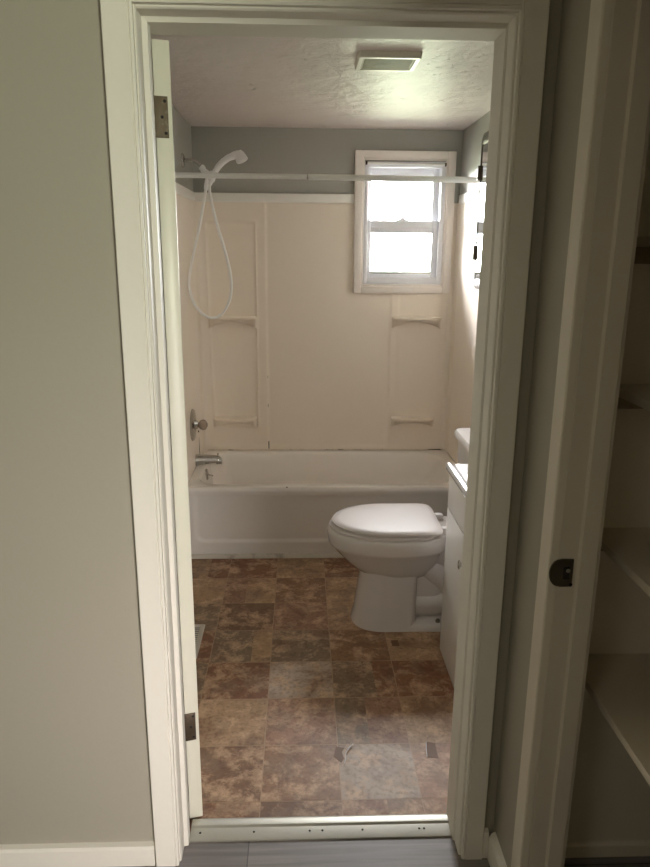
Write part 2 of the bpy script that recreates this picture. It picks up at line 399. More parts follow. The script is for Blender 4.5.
# local x runs along the door, local y is -thickness (towards the room when open)
DW = 0.71
dm = MB().box(0.004, DW, -0.0455, -0.008, 0.006, 2.040, .0015)
for (x0, x1) in ((.11, .325), (.39, .605)):
    for (z0, z1) in ((.25, .85), (1.0, 1.86)):
        dm.prism([(x0, z0), (x1, z0), (x1, z1), (x0, z1)], 'y', -0.0495, -0.0455, .0015)
dm.build('door_slab', M['slab_paint'], door, local=True)
def hinge(zc, mat, label, holes=True):
    h = MB().prism([(0.0030 - .031 - .008, zc - .044), (0, 0)][:0] or [(-0.0365, zc - .043), (-0.009, zc - .043), (-0.006, zc - .043), (-0.006, zc + .043), (-0.0365, zc + .043)], 'x', 0.0015, 0.0046, .0004)
    o = h.build('hinge', mat, door, local=True); o['label'] = label
    k = MB()
    for i in range(5):
        k.lathe([(0, .0055), (.0165, .0055)], (-0.001, -0.001, zc - .043 + i * .0173), (0, 0, 1), 14)
    k.lathe([(-.004, .003), (0, .0048), (.0865, .0048), (.091, .002)], (-0.001, -0.001, zc - .043), (0, 0, 1), 12)
    k.build('knuckle', mat, o, local=True)
    for (yy, zz) in ((-.030, .033), (-.023, 0), (-.030, -.033)):
        s = MB().lathe([(0, .0035), (.0006, .0035), (.0012, .0026)], (0.0016, yy, zc + zz), (-1, 0, 0), 12)
        s.build('screw', M['hole'], o, local=True)
    return o
hinge(1.884, M['brass'], 'tarnished brass upper hinge spattered with paint')
hinge(0.313, M['bronze'], 'dark bronze lower hinge')
for sgn, yb in ((-1, -0.0455), (1, -0.008)):
    kn = MB().lathe([(0, .032), (.004, .032), (.007, .027), (.009, .014), (.024, .012), (.030, .018), (.040, .027), (.052, .028), (.060, .022), (.063, .010), (.063, 0)], (DW - .066, yb, 0.955), (0, sgn, 0))
    kn.build('door_knob', M['chrome'], door, local=True)
MB().box(DW - .001, DW + .001, -.037, -.014, .93, .98, .0005).build('latch_plate', M['nickel'], door, local=True)

# ------------------------------------------------------------------ threshold strip
th = thing('threshold_strip', 'silver metal threshold strip across the bathroom doorway', 'threshold', (0.05, 1.65, 0))
MB().prism([(1.612, 0), (1.612, .004), (1.618, .006), (1.652, .009), (1.658, .013), (1.668, .014), (1.682, .011), (1.694, .003), (1.694, 0)], 'x', -0.3105, 0.4265).build('strip', M['alum'], th, angle=20)
for x in (-.283, -.132, .026, .062, .176, .338, .352):
    MB().lathe([(0, .0032), (.001, .0034), (.0016, .002)], (x, 1.637, .0072), (0, -0.08, 1), 12).build('screw', M['hole'], th)

# ------------------------------------------------------------------ hallway baseboards, closet trim
def bb(pts, axis, a0, b0, name, label, mat='trim'):
    return struct(MB().prism(pts, axis, a0, b0).build(name, M[mat], angle=25), label, 'baseboard')
prof_y = [(YF, 0), (1.539, 0), (1.539, .070), (1.543, .080), (YF, .085)]
bb([(YF, 0), (1.538, 0), (1.538, .052), (1.542, .060), (YF, .064)], 'x', -2.6, -0.390, 'baseboard_left', 'white hallway baseboard under the taupe wall on the left')
bb(prof_y, 'x', 0.494, 0.5092, 'baseboard_right', 'short white baseboard stub right of the doorway casing')
bb([(HX, 0), (HX - .016, 0), (HX - .016, .070), (HX - .010, .082), (HX, .088)], 'y', 1.362, 1.5385, 'baseboard_hallway', 'white baseboard along the narrow hallway wall by the closet')
for y, n in ((1.362, ''),):
    m = MB()
    m.prism([(HX, 1.362), (HX - .014, 1.362), (HX - .016, 1.359), (HX - .016, 1.306), (HX - .013, 1.303), (HX, 1.300)], 'z', 0, 2.10)
    struct(m.build('trim_6', M['trim_dim'], angle=25), 'white casing board on the far side of the closet opening', 'trim')
struct(MB().box(HX - .016, HX, .52, 1.300, 2.040, 2.10, .002).build('trim_7', M['trim_dim']), 'white casing board above the closet opening', 'trim')
cj = thing('trim_8', 'white closet door jamb with a worn metal strike plate', 'jamb', (0.565, 1.309, 0), kind='structure')
MB().prism([(HX, 1.318), (HX, 1.302), (HX + .003, 1.300), (0.566, 1.300), (0.568, 1.297), (0.570, 1.292), (0.602, 1.292), (0.604, 1.300), (0.613, 1.302), (0.613, 1.318)], 'z', 0, 2.055).build('jamb_board', M['trim_dim'], cj, angle=20)
sp = MB()
pts = [(0.558, 0.934), (0.558, 0.995), (0.534, 0.996)] + [(0.530 - .021 * math.sin(PI * t / 10), 0.965 + .030 * math.cos(PI * t / 10)) for t in range(0, 11)] + [(0.534, 0.934)]
sp.prism(pts, 'y', 1.2975, 1.3002)
spo = sp.build('strike_plate', M['nickel'], cj); spo['label'] = 'worn dark metal strike plate'
MB().prism([(0.538, .951), (0.551, .951), (0.551, .979), (0.538, .979)], 'y', 1.2970, 1.2976).build('latch_hole_shade', M['hole'], spo)  # dark patch painted as the shade of the latch opening
MB().lathe([(0, .0045), (.001, .0045), (.0016, .003)], (0.548, 1.2974, 0.970), (0, -1, 0), 14).build('screw', M['alum'], spo)
MB().lathe([(0, .0035), (.001, .0035)], (0.556, 1.2976, 0.939), (0, -1, 0), 12).build('screw', M['hole'], spo)
struct(MB().box(0.613, 0.6195, 1.318, 1.372, 0, 2.09, .001).build('trim_9', M['trim_dim']), 'inner edge casing of the closet opening', 'trim')
bb([(1.543, 0), (1.533, 0), (1.533, .036), (1.537, .041), (1.543, .043)], 'x', 0.625, 1.25, 'baseboard_closet', 'low painted baseboard on the closet end wall', 'closet_wall')

for z, dx, lab in ((0.622, 0.674, 'lowest closet shelf, just above the dark closet floor'), (0.963, 0.688, 'closet shelf level with the metal strike plate'),
                   (1.312, 0.700, 'closet shelf third from the floor, mostly hidden by the jamb'), (1.632, 0.700, 'uppermost closet shelf in view, seen edge-on at eye level')):
    t = thing('closet_shelf', lab, 'shelf', (0.95, 0.80, z - .018), group='painted closet shelves')
    MB().box(dx + .004, 1.249, 0.061, 1.5415, z - .018, z, .001).build('board', M['shelf'], t)
    MB().box(dx, dx + .0038, 0.061, 1.5415, z - .0185, z + .0005, .0008).build('front_edge', M['shelf_edge'], t)
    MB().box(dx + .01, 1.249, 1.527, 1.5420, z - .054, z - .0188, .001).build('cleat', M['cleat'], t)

# ------------------------------------------------------------------ window
W = thing('window_1', 'small white sash window glowing with daylight above the bathtub', 'window', (0.598, YW, WZ0), kind='structure')
def frame4(x0, x1, z0, z1, wl, wr, wb, wt, y0, y1, bev=.002):
    m = MB()
    m.box(x0, x0 + wl, y0, y1, z0, z1, bev).box(x1 - wr, x1, y0, y1, z0, z1, bev)
    m.box(x0 + wl - .0005, x1 - wr + .0005, y0, y1, z0, z0 + wb, bev).box(x0 + wl - .0005, x1 - wr + .0005, y0, y1, z1 - wt, z1, bev)
    return m
c = frame4(0.311, 0.882, 1.361, 2.146, .046, .044, .038, .040, 4.178, 4.2125, .004)
c.bm.verts.ensure_lookup_table()
for args in ((0.354, 0.841, 1.396, 2.108, .012, .012, .016, .012, 4.187, 4.2125, .003),):
    q = frame4(*args); me = bpy.data.meshes.new('t'); q.bm.to_mesh(me); q.bm.free(); c.bm.from_mesh(me); bpy.data.meshes.remove(me)
c.build('casing', M['win_trim'], W)
frame4(0.3665, 0.8285, 1.4125, 2.090, .0235, .0245, .036, .030, 4.190, 4.320, .002).build('window_frame', M['vinyl'], W)
us = frame4(0.389, 0.805, 1.745, 2.062, .024, .034, .030, .040, 4.262, 4.290, .003).build('upper_sash', M['vinyl'], W)
MB().box(0.411, 0.773, 4.274, 4.278, 1.770, 2.026).build('pane', M['glass'], us)
ls = frame4(0.3885, 0.8055, 1.4475, 1.772, .026, .034, .038, .070, 4.228, 4.256, .004)
lso = ls.build('lower_sash', M['vinyl'], W)
MB().box(0.412, 0.774, 4.240, 4.244, 1.482, 1.705).build('pane', M['glass'], lso)
MB().box(0.412, 0.775, 4.221, 4.230, 1.727, 1.738, .002).build('lift_rail', M['vinyl'], lso)
MB().box(0.415, 0.770, 4.2265, 4.2285, 1.472, 1.478, .0005).build('weep_groove', M['dull_chrome'], lso)
lk = MB().box(0.563, 0.633, 4.234, 4.262, 1.772, 1.780, .003).lathe([(0, .016), (.010, .015), (.012, .008)], (0.598, 4.248, 1.780), (0, 0, 1), 18).tube([(0.598, 4.248, 1.787), (0.618, 4.238, 1.789)], [.005, .004], 10)
lk.build('sash_lock', M['vinyl'], W)
tr = thing('window_shade_rod', 'thin white rod with rusty ends across the top of the window', 'rod', (0.598, 4.182, 2.078))
MB().tube([(0.378, 4.181, 2.079), (0.820, 4.181, 2.075)], .006).build('rod', M['rod'], tr)
for x, z in ((0.375, 2.079), (0.823, 2.075)):
    MB().lathe([(0, .009), (.008, .010), (.010, .006)], (x - .005, 4.181, z), (1, 0, 0), 14).build('end_cap', M['stain'], tr)

# ------------------------------------------------------------------ bathtub
TF, TZ = 3.487, 0.393
tub = thing('bathtub', 'white alcove bathtub with a plain apron front', 'bathtub', (0.16, 3.85, 0))
def rrect(x0, x1, y0, y1, r, z, n=24):
    pts = []
    rl = r if hasattr(r, '__len__') else (r,) * 4
    for (cx, cy, a0, rr) in ((x1 - rl[0], y1 - rl[0], 0, rl[0]), (x0 + rl[1], y1 - rl[1], PI / 2, rl[1]), (x0 + rl[2], y0 + rl[2], PI, rl[2]), (x1 - rl[3], y0 + rl[3], 1.5 * PI, rl[3])):
        for k in range(n):
            t = a0 + PI / 2 * k / (n - 1)
            pts.append(Vector((cx + rr * math.cos(t), cy + rr * math.sin(t), z)))
    return pts
x0, x1, y0, y1 = XL + .002, XR - .002, TF, YW - .003
L0 = [rrect(x0, x1, y0 + .004, y1, .004, TZ - .045), rrect(x0, x1, y0, y1, .005, TZ - .022), rrect(x0, x1, y0 + .002, y1, .005, TZ - .008), rrect(x0 + .004, x1 - .004, y0 + .010, y1 - .004, .010, TZ),
      rrect(x0 + .045, x1 - .060, y0 + .062, y1 - .036, (.17, .12, .12, .17), TZ + .001),
      rrect(x0 + .054, x1 - .070, y0 + .072, y1 - .044, (.165, .115, .115, .165), TZ - .004),
      rrect(x0 + .060, x1 - .080, y0 + .080, y1 - .050, (.16, .11, .11, .16), TZ - .018),
      rrect(x0 + .072, x1 - .13, y0 + .092, y1 - .062, (.16, .11, .11, .16), TZ - .13),
      rrect(x0 + .085, x1 - .20, y0 + .105, y1 - .078, (.16, .11, .11, .16), TZ - .25),
      rrect(x0 + .105, x1 - .26, y0 + .125, y1 - .10, (.15, .10, .10, .15), TZ - .305),
      rrect(x0 + .15, x1 - .32, y0 + .17, y1 - .15, (.12, .08, .08, .12), TZ - .322)]
MB().loft(L0, cap0=False, cap1=True).build('basin', M['tub'], tub, angle=40)
def apron(u, v):
    ex = min(u - (x0 + .045), (x1 - .045) - u); ez = v - .088
    rr = .05; d = 0
    if ex < rr and ez < rr and v < .2:
        d = rr - math.hypot(rr - ex, rr - ez)
    else: d = min(ex, ez)
    rec = .012 * sstep(-.004, .014, d)
    if v < .075 + .014: rec -= 0
    return Vector((u, y0 + .004 + rec + .006 * sstep(.05, .0, v) * 0, v))
MB().grid(apron, lin(x0, x1, 180), lin(.004, TZ - .030, 70)).build('apron', M['tub'], tub, angle=60)
ov = MB().lathe([(0, .034), (.004, .034), (.008, .029), (.010, 0)], (-0.538, 3.85, 0.352), (1, 0, .10), 26)
ovo = ov.build('overflow_plate', M['dull_chrome'], tub)
MB().tube([(-.531, 3.85, .352), (-.512, 3.85, .346), (-.500, 3.85, .342)], [.004, .0045, .0055], 10).build('lever', M['dull_chrome'], ovo)
MB().lathe([(0, .034), (.003, .033), (.004, .02), (.004, 0)], (-0.36, 3.85, .0712), (0, 0, 1), 24).build('drain', M['chrome'], tub)
chip = MB().lathe([(0, .006), (.0012, .005), (.0014, 0)], (-.07, TF + .012, TZ), (0, -.2, 1), 10).build('chip', M['stain'], tub); chip['label'] = 'dark chip in the enamel of the rim'
struct(MB().prism([(TF + .002, 0), (TF - .014, 0), (TF - .014, .006), (TF - .006, .018), (TF + .002, .022)], 'x', XL, XR).build('trim_10', M['caulk']), 'dirty white strip along the foot of the bathtub', 'trim')

# tub surround
ZS0, ZS1 = TZ + .003, 1.870
def shelf(parent, xa, xb, zt, zb, yb, depth, rise):
    n = 28; loops = []
    for k in range(n + 1):
        s = k / n; x = xa + (xb - xa) * s
        e = 4 * s * (1 - s)
        dp = depth * (0.40 + 0.60 * min(1, e * 1.5) ** .6)
        zlow = zb + rise * e                      # underside arch
        side = .004 * (1 - min(1, e * 6))
        loops.append([Vector((x, yb, zt - side)), Vector((x, yb - dp + .004, zt - side)), Vector((x, yb - dp, zt - .003 - side)), Vector((x, yb - dp + .001, zt - .013 - side)),
                      Vector((x, yb - dp * .80, zt - .018 - side)), Vector((x, yb - dp * .34, zlow)), Vector((x, yb, zlow - .006))])
    m = MB().loft(loops)
    o = m.build('shelf', M['surround'], parent, angle=50)
    for k in range(7):
        x = (xa + xb) / 2 + (k - 3) * .017
        MB().box(x - .004, x + .004, yb - depth * .75, yb - depth * .45, zt - .001, zt + .002, .0009).build('grip_bump', M['surround'], o)
    return o
sb = thing('back_surround_panel', 'cream plastic surround panel on the far wall behind the tub', 'shower surround', (0.16, YW, ZS0))
WIN = (0.311, 0.882, 1.361, 2.2)
def back_depth(x, z):
    y = YW - .005
    # left moulded column with its recessed niche
    col = sstep(-.600, -.570, x) * (1 - sstep(-.205, -.188, x))
    d = .005 * col
    top = 1.762 - .10 * ((x + .400) / .30) ** 2 * .35
    nx0 = -.541 + .022 * max(0, (1.76 - z) / 1.15) ** 2; nx1 = -.262 + .004
    e = min(x - nx0, nx1 - x, top - z, z - .545)
    d -= .006 * sstep(-.003, .004, e)
    d += .0035 * math.exp(-(e / .006) ** 2)
    # right moulded column
    col2 = sstep(.532, .548, x) * (1 - sstep(.868, .884, x))
    d += .005 * col2
    e2 = min(x - .585, .846 - x, 1.6 - z, z - .545)
    d -= .0025 * sstep(-.006, .010, e2)
    # foot flange
    cov = min(x - (XL + .004), (XR - .004) - x)
    d += .016 * (1 - sstep(0, .045, cov)) ** 2
    d += .004 * (1 - sstep(ZS0 + .02, ZS0 + .035, z))
    return Vector((x, y - d, z))
xs = lin(XL + .004, XR - .004, 230)
m = MB().grid(back_depth, xs, lin(ZS0, 1.36, 110))
xs2 = [x for x in xs if x < 0.34]; zs2 = lin(1.36, ZS1, 60)
m.grid(back_depth, xs2, zs2); m.grid(back_depth, [x for x in xs if x > .86], zs2)
m.build('panel', M['surround'], sb, angle=60)
shelf(sb, -.541, -.258, 1.222, 1.150, YW - .006, .092, .046)
shelf(sb, -.528, -.266, 0.612, 0.545, YW - .006, .088, .030)
shelf(sb, .550, .842, 1.224, 1.158, YW - .010, .092, .042)
shelf(sb, .562, .822, 0.612, 0.552, YW - .010, .088, .026)
cau = MB().box(XL + .02, XR - .02, YW - .016, YW - .004, TZ + .0018, TZ + .009, .002)
o = cau.build('caulk_line', M['mildew'], sb); o['label'] = 'mildewed caulk where the panel meets the tub'
for (sa_, sb_, sc_, sd_) in ((-.197, -.192, .404, .452), (-.1965, -.1943, .67, .69), (-.1962, -.1945, .85, .865)):
    o = MB().box(sa_, sb_, YW - .0125, YW - .006, sc_, sd_, .001).build('seam_stain', M['stain'], sb); o['label'] = 'dark stain in the panel seam'
o = MB().tube([(.80, YW - .019, .400), (.850, YW - .022, .401), (.868, YW - .026, .402), (.882, YW - .030, .400)], [.0015, .0025, .003, .002], 8).build('corner_stain', M['stain'], sb); o['label'] = 'brown corner stain at the tub rim'
def side_panel(X, s, nm, lab):
    t = thing(nm, lab, 'shower surround', (X, 3.85, ZS0))
    def fn(u, v):
        d = .006 + .008 * sstep(TF - .01, TF + .06, u) * 0
        return Vector((X + s * (d + .010 * sstep(4.13, 4.186, u)), u, v))
    MB().grid(fn, lin(TF - .02, YW - .027, 70), lin(ZS0, ZS1, 10)).build('panel', M['surround'], t, angle=60)
    MB().box(min(X + s * .0005, X + s * .012), max(X + s * .0005, X + s * .012), TF - .034, TF - .018, .40, ZS1, .003).build('edge_strip', M['surround_trim'], t)
    return t
spl = side_panel(XL, 1, 'left_surround_panel', 'cream plastic surround panel on the faucet wall of the tub')
o = MB().tube([(-.5895, 3.955, .585), (-.5895, 3.955, .575)], .003, 8).tube([(-.5895, 3.965, .54), (-.5895, 3.968, .47), (-.5895, 3.972, .43)], [.0006, .0013, .001], 8).build('rust_drip', M['stain'], spl); o['label'] = 'rusty drip below the valve'
side_panel(XR, -1, 'right_surround_panel', 'cream plastic surround panel on the tub wall right of the window')
for nm, bx, lab in (('trim_11', (XL + .001, 0.311, YW - .018, YW, 1.864, 1.913), 'white strip capping the far surround panel left of the window'),
                    ('trim_12', (XL, XL + .011, TF - .03, YW - .018, 1.864, 1.913), 'white strip capping the surround panel on the faucet wall'),
                    ('trim_13', (XR - .011, XR, TF - .03, YW - .018, 1.864, 1.913), 'white strip capping the right surround panel')):
    struct(MB().box(*bx, .004).build(nm, M['surround_trim']), lab, 'trim')

# ------------------------------------------------------------------ tub fittings
XS = XL + .0065                       # face of the left panel
sv = thing('shower_valve', 'round chrome shower valve with an acrylic ball knob', 'faucet', (XS, 3.79, 0.66))
MB().lathe([(0, .090), (.004, .090), (.010, .083), (.014, .060), (.016, .030), (.030, .020), (.034, .016)], (XS, 3.79, .660), (1, 0, 0), 40).build('escutcheon', M['dull_chrome'], sv)
MB().lathe([(0, .010), (.006, .020), (.014, .027), (.026, .030), (.038, .027), (.046, .018), (.048, 0)], (XS + .034, 3.79, .660), (1, 0, 0), 10).build('knob', M['acrylic'], sv)
MB().lathe([(0, .012), (.003, .011), (.004, 0)], (XS + .082, 3.79, .660), (1, 0, 0), 16).build('knob_cap', M['dull_chrome'], sv)
spt = thing('tub_spout', 'chrome tub spout with a diverter knob above the bath', 'faucet', (XS, 3.87, 0.43))
loops = []
for (dx, zc, ry, rz) in ((0, .432, .030, .034), (.006, .432, .030, .034), (.03, .434, .028, .031), (.08, .437, .025, .026), (.115, .438, .024, .022), (.135, .434, .023, .022), (.148, .424, .020, .018)):
    loops.append([Vector((XS + dx, 3.87 + ry * math.cos(2 * PI * k / 24), zc + rz * math.sin(2 * PI * k / 24))) for k in range(24)])
MB().loft(loops).build('spout_body', M['dull_chrome'], spt)
MB().lathe([(0, .016), (.012, .015), (.012, 0)], (XS + .128, 3.87, .424), (.12, 0, -1), 20).build('outlet', M['dull_chrome'], spt)
MB().lathe([(0, .003), (.010, .003), (.012, .006), (.018, .006), (.020, 0)], (XS + .126, 3.87, .454), (0, 0, 1), 14).build('diverter_knob', M['dull_chrome'], spt)

hs = thing('hand_shower', 'white hand shower with a long looped hose hung on its bracket', 'hand shower', (-.48, 3.85, 1.97))
sa = MB().tube([(XL + .005, 3.85, 2.042), (XL + .05, 3.85, 2.043), (XL + .065, 3.85, 2.040), (XL + .078, 3.85, 2.031), (XL + .100, 3.85, 2.008)], .0105, 16).build('shower_arm', M['dull_chrome'], hs)
sa['label'] = 'chrome arm with a round wall flange'
MB().lathe([(0, .036), (.003, .036), (.010, .028), (.014, .014)], (XL, 3.85, 2.042), (1, 0, 0), 28).build('flange', M['dull_chrome'], sa)
b = MB().lathe([(0, .012), (.002, .016), (.012, .017), (.022, .014), (.024, .012)], (XL + .094, 3.85, 2.014), (.7, 0, -.7), 20)
b.tube([(-.503, 3.85, 2.000), (-.480, 3.85, 1.980), (-.470, 3.85, 1.955)], [.014, .019, .016], 16)
b.tube([(-.485, 3.85, 1.975), (-.456, 3.85, 1.975)], [.016, .016], 16)
b.lathe([(-.026, .014), (-.02, .018), (.02, .021), (.026, .017)], (-.452, 3.85, 1.965), (.35, 0, .93), 18)
b.build('bracket', M['plastic'], hs)
hp = [(-.468, 3.85, 1.925), (-.455, 3.85, 1.955), (-.440, 3.85, 1.985), (-.420, 3.85, 2.014), (-.396, 3.85, 2.038), (-.368, 3.85, 2.057), (-.338, 3.85, 2.069), (-.316, 3.85, 2.075)]
MB().tube(hp, [.011, .014, .0155, .016, .016, .0165, .019, .020], 18).build('handle', M['plastic'], hs)
hd = MB().lathe([(-.024, .006), (-.020, .017), (-.006, .025), (.014, .030), (.028, .032), (.033, .029)], (-.308, 3.85, 2.071), (.40, -.10, -.9), 24).build('spray_head', M['plastic'], hs)
MB().lathe([(0, .0285), (.002, .026), (.002, 0)], Vector((-.308, 3.85, 2.071)) + Vector((.40, -.10, -.9)).normalized() * .0325, (.40, -.10, -.9), 24).build('nozzle_face', M['rod'], hd)
MB().lathe([(0, .011), (.03, .013), (.05, .011), (.055, .008)], (-.478, 3.85, 1.952), (-.18, 0, -1), 16).build('hose_nut', M['plastic'], hs)
def catmull(P, k=10):
    P = [Vector(p) for p in P]; out = []
    for i in range(len(P) - 1):
        p0, p1, p2, p3 = P[max(i - 1, 0)], P[i], P[i + 1], P[min(i + 2, len(P) - 1)]
        for j in range(k):
            t = j / k
            out.append(.5 * ((2 * p1) + (-p0 + p2) * t + (2 * p0 - 5 * p1 + 4 * p2 - p3) * t * t + (-p0 + 3 * p1 - 3 * p2 + p3) * t ** 3))
    out.append(P[-1]); return out
hose = [(-.488, 3.85, 1.90), (-.500, 3.846, 1.84), (-.525, 3.838, 1.72), (-.560, 3.828, 1.58), (-.584, 3.820, 1.47), (-.586, 3.816, 1.40), (-.566, 3.813, 1.325), (-.520, 3.812, 1.266), (-.468, 3.813, 1.246), (-.418, 3.816, 1.268),
        (-.380, 3.820, 1.330), (-.366, 3.824, 1.41), (-.374, 3.830, 1.50), (-.400, 3.836, 1.61), (-.432, 3.842, 1.72), (-.456, 3.847, 1.82), (-.468, 3.85, 1.89), (-.468, 3.85, 1.928)]
MB().tube(catmull(hose), .0076, 12).build('hose', M['hose'], hs)

cr = thing('shower_curtain_rod', 'white curtain rod spanning the tub below the ceiling', 'rod', (0.16, 3.50, 1.935))
MB().tube([(XL + .004, 3.5, 1.937), (0.05, 3.5, 1.936)], .0125, 20).build('thin_tube', M['rod'], cr)
MB().tube([(0.035, 3.5, 1.936), (XR - .004, 3.5, 1.930)], .0142, 20).build('thick_tube', M['rod'], cr)
MB().lathe([(0, .0146), (.004, .0146)], (0.033, 3.5, 1.936), (1, 0, 0), 20).build('joint_ring', M['dull_chrome'], cr)
MB().lathe([(0, .028), (.006, .028), (.016, .018), (.022, .014)], (XL, 3.5, 1.937), (1, 0, 0), 24).build('end_flange', M['rod'], cr)
MB().lathe([(0, .028), (.006, .028), (.016, .018), (.022, .0155)], (XR, 3.5, 1.930), (-1, 0, 0), 24).build('end_flange', M['rod'], cr)

# ------------------------------------------------------------------ exhaust fan
fx0, fx1, fy0, fy1, fz = 0.200, 0.421, 2.632, 2.826, ZC
fn = thing('exhaust_fan', 'yellowed white exhaust fan cover on the bathroom ceiling', 'exhaust fan', (0.31, 2.73, ZC))
fn.location = (0.31, 2.73, ZC)
fr = [rrect(fx0, fx1, fy0, fy1, .012, fz), rrect(fx0, fx1, fy0, fy1, .012, fz - .004), rrect(fx0 + .002, fx1 - .002, fy0 + .002, fy1 - .002, .012, fz - .017), rrect(fx0 + .005, fx1 - .005, fy0 + .005, fy1 - .005, .010, fz - .021),
      rrect(fx0 + .019, fx1 - .019, fy0 + .019, fy1 - .019, .004, fz - .021), rrect(fx0 + .021, fx1 - .021, fy0 + .021, fy1 - .021, .004, fz - .015)]
MB().loft(fr, cap0=True, cap1=False).build('cover_frame', M['fan'], fn, angle=30)
MB().box(fx0 + .020, fx1 - .020, fy0 + .020, fy1 - .020, fz - .0175, fz - .010).build('grille', M['grille'], fn)
gsl = MB()
k = 0
y = fy0 + .026
while y < fy1 - .028:
    gsl.box(fx0 + .026, fx1 - .026, y, y + .003, fz - .0192, fz - .0172); y += .009
gsl.build('louvers', M['grille'], fn)

# ------------------------------------------------------------------ toilet
TY = 2.850
toi = thing('toilet', 'white elongated toilet with its lid down beside the vanity', 'toilet', (0.45, TY, 0))
def egg(xf, xb, hw, z, xm=None, pf=2.0, pb=2.6, n=48, yc=TY):
    xm = xm if xm is not None else xf + (xb - xf) * .52
    pts = []
    for k in range(n):
        t = 2 * PI * k / n; c, s = math.cos(t), math.sin(t)
        p = pb if c > 0 else pf
        ex = (xb - xm) if c > 0 else (xm - xf)
        pts.append(Vector((xm + math.copysign(abs(c) ** (2 / p), c) * ex, yc + math.copysign(abs(s) ** (2 / p), s) * hw, z)))
    return pts
bo = MB()
# bowl
bo.loft([egg(.33, .52, .040, .208, .43), egg(.285, .56, .085, .222, .43), egg(.250, .585, .118, .246, .42), egg(.205, .605, .143, .285, .41), egg(.165, .620, .160, .325, .40), egg(.143, .630, .170, .352, .39),
         egg(.128, .645, .182, .366, .39), egg(.122, .652, .187, .378, .39), egg(.117, .656, .190, .415, .39), egg(.118, .656, .190, .428, .39), egg(.124, .655, .185, .437, .39), egg(.140, .650, .172, .440, .39)])
# pedestal front with a flared foot
bo.loft([egg(.228, .508, .139, .0, .38, 2.4, 8), egg(.230, .508, .137, .010, .38, 2.4, 8), egg(.240, .508, .128, .05, .38, 2.4, 8), egg(.250, .508, .121, .13, .38, 2.4, 8), egg(.260, .508, .118, .20, .38, 2.4, 8), egg(.270, .508, .120, .26, .38, 2.4, 8)])
# rear foot flange and back column
bo.loft([egg(.40, .800, .140, .0, .6, 5, 5), egg(.40, .800, .138, .020, .6, 5, 5), egg(.41, .790, .126, .032, .6, 5, 5), egg(.42, .780, .075, .045, .6, 5, 5), egg(.42, .780, .070, .30, .6, 5, 5)])
# deck behind the bowl
bo.loft([egg(.50, .90, .085, .28, .7, 6, 6), egg(.50, .90, .105, .34, .7, 6, 6), egg(.50, .905, .120, .385, .7, 6, 6), egg(.50, .91, .124, .425, .7, 6, 6), egg(.505, .905, .118, .434, .7, 6, 6)])
# trapway bulge on both sides
for s in (-1, 1):
    bo.tube(catmull([(.47, TY + s * .040, .33), (.56, TY + s * .046, .270), (.64, TY + s * .050, .205), (.66, TY + s * .050, .14), (.60, TY + s * .050, .10), (.50, TY + s * .046, .10)], 8), [.060] * 41, 18)
    bo.tube(catmull([(.62, TY + s * .040, .20), (.70, TY + s * .046, .30), (.76, TY + s * .046, .22), (.77, TY + s * .044, .10), (.77, TY + s * .042, .03)], 8), .052, 18)
    bo.loft([[Vector((x, TY + s * (.088 + dy), z)) for x, z in ((.49, .05), (.56, .05), (.62, .05), (.74, .05), (.76, .24), (.64, .33), (.56, .33), (.49, .25))] for dy in (-.06, -.004, .0)])
bo.build('bowl', M['porcelain'], toi, angle=50)
MB().loft([egg(.135, .566, .178, .4405, .38, 2, 5), egg(.128, .572, .184, .443, .38, 2, 5), egg(.127, .573, .185, .451, .38, 2, 5), egg(.134, .568, .179, .456, .38, 2, 5)]).build('seat', M['seat'], toi, angle=50)
MB().loft([egg(.150, .588, .172, .4605, .38, 2, 9), egg(.139, .597, .181, .462, .38, 2, 9), egg(.137, .599, .183, .469, .38, 2, 9), egg(.143, .594, .178, .4755, .38, 2, 8), egg(.17, .570, .156, .479, .38, 2, 6), egg(.24, .52, .10, .4810, .38, 2, 3), egg(.33, .44, .03, .4815, .38, 2, 2)]).build('lid', M['seat'], toi, angle=50)
for s in (-1, 1):
    MB().box(.602, .640, TY + s * .078 - .018, TY + s * .078 + .018, .4345, .462, .006, 3).build('hinge_cap', M['seat'], toi)
    MB().lathe([(0, .010), (.008, .010), (.014, .006), (.015, 0)], (.600, TY + s * .114, .0325), (0, 0, 1), 14).build('floor_bolt', M['nickel'], toi)
tk = MB().loft([rrect(.730, .908, TY - .205, TY + .205, .03, .434), rrect(.722, .910, TY - .215, TY + .215, .035, .50), rrect(.715, .912, TY - .222, TY + .222, .035, .784)])
tk.build('tank', M['porcelain'], toi, angle=40)
MB().loft([rrect(.708, .914, TY - .230, TY + .230, .04, .783), rrect(.700, .916, TY - .237, TY + .237, .045, .790), rrect(.700, .916, TY - .237, TY + .237, .045, .812), rrect(.706, .912, TY - .231, TY + .231, .042, .821), rrect(.72, .905, TY - .215, TY + .215, .03, .823)]).build('tank_lid', M['porcelain'], toi, angle=40)
MB().tube([(.712, TY - .16, .735), (.700, TY - .16, .735), (.697, TY - .13, .730), (.697, TY - .10, .722)], [.010, .009, .006, .006], 12).build('flush_lever', M['chrome'], toi)

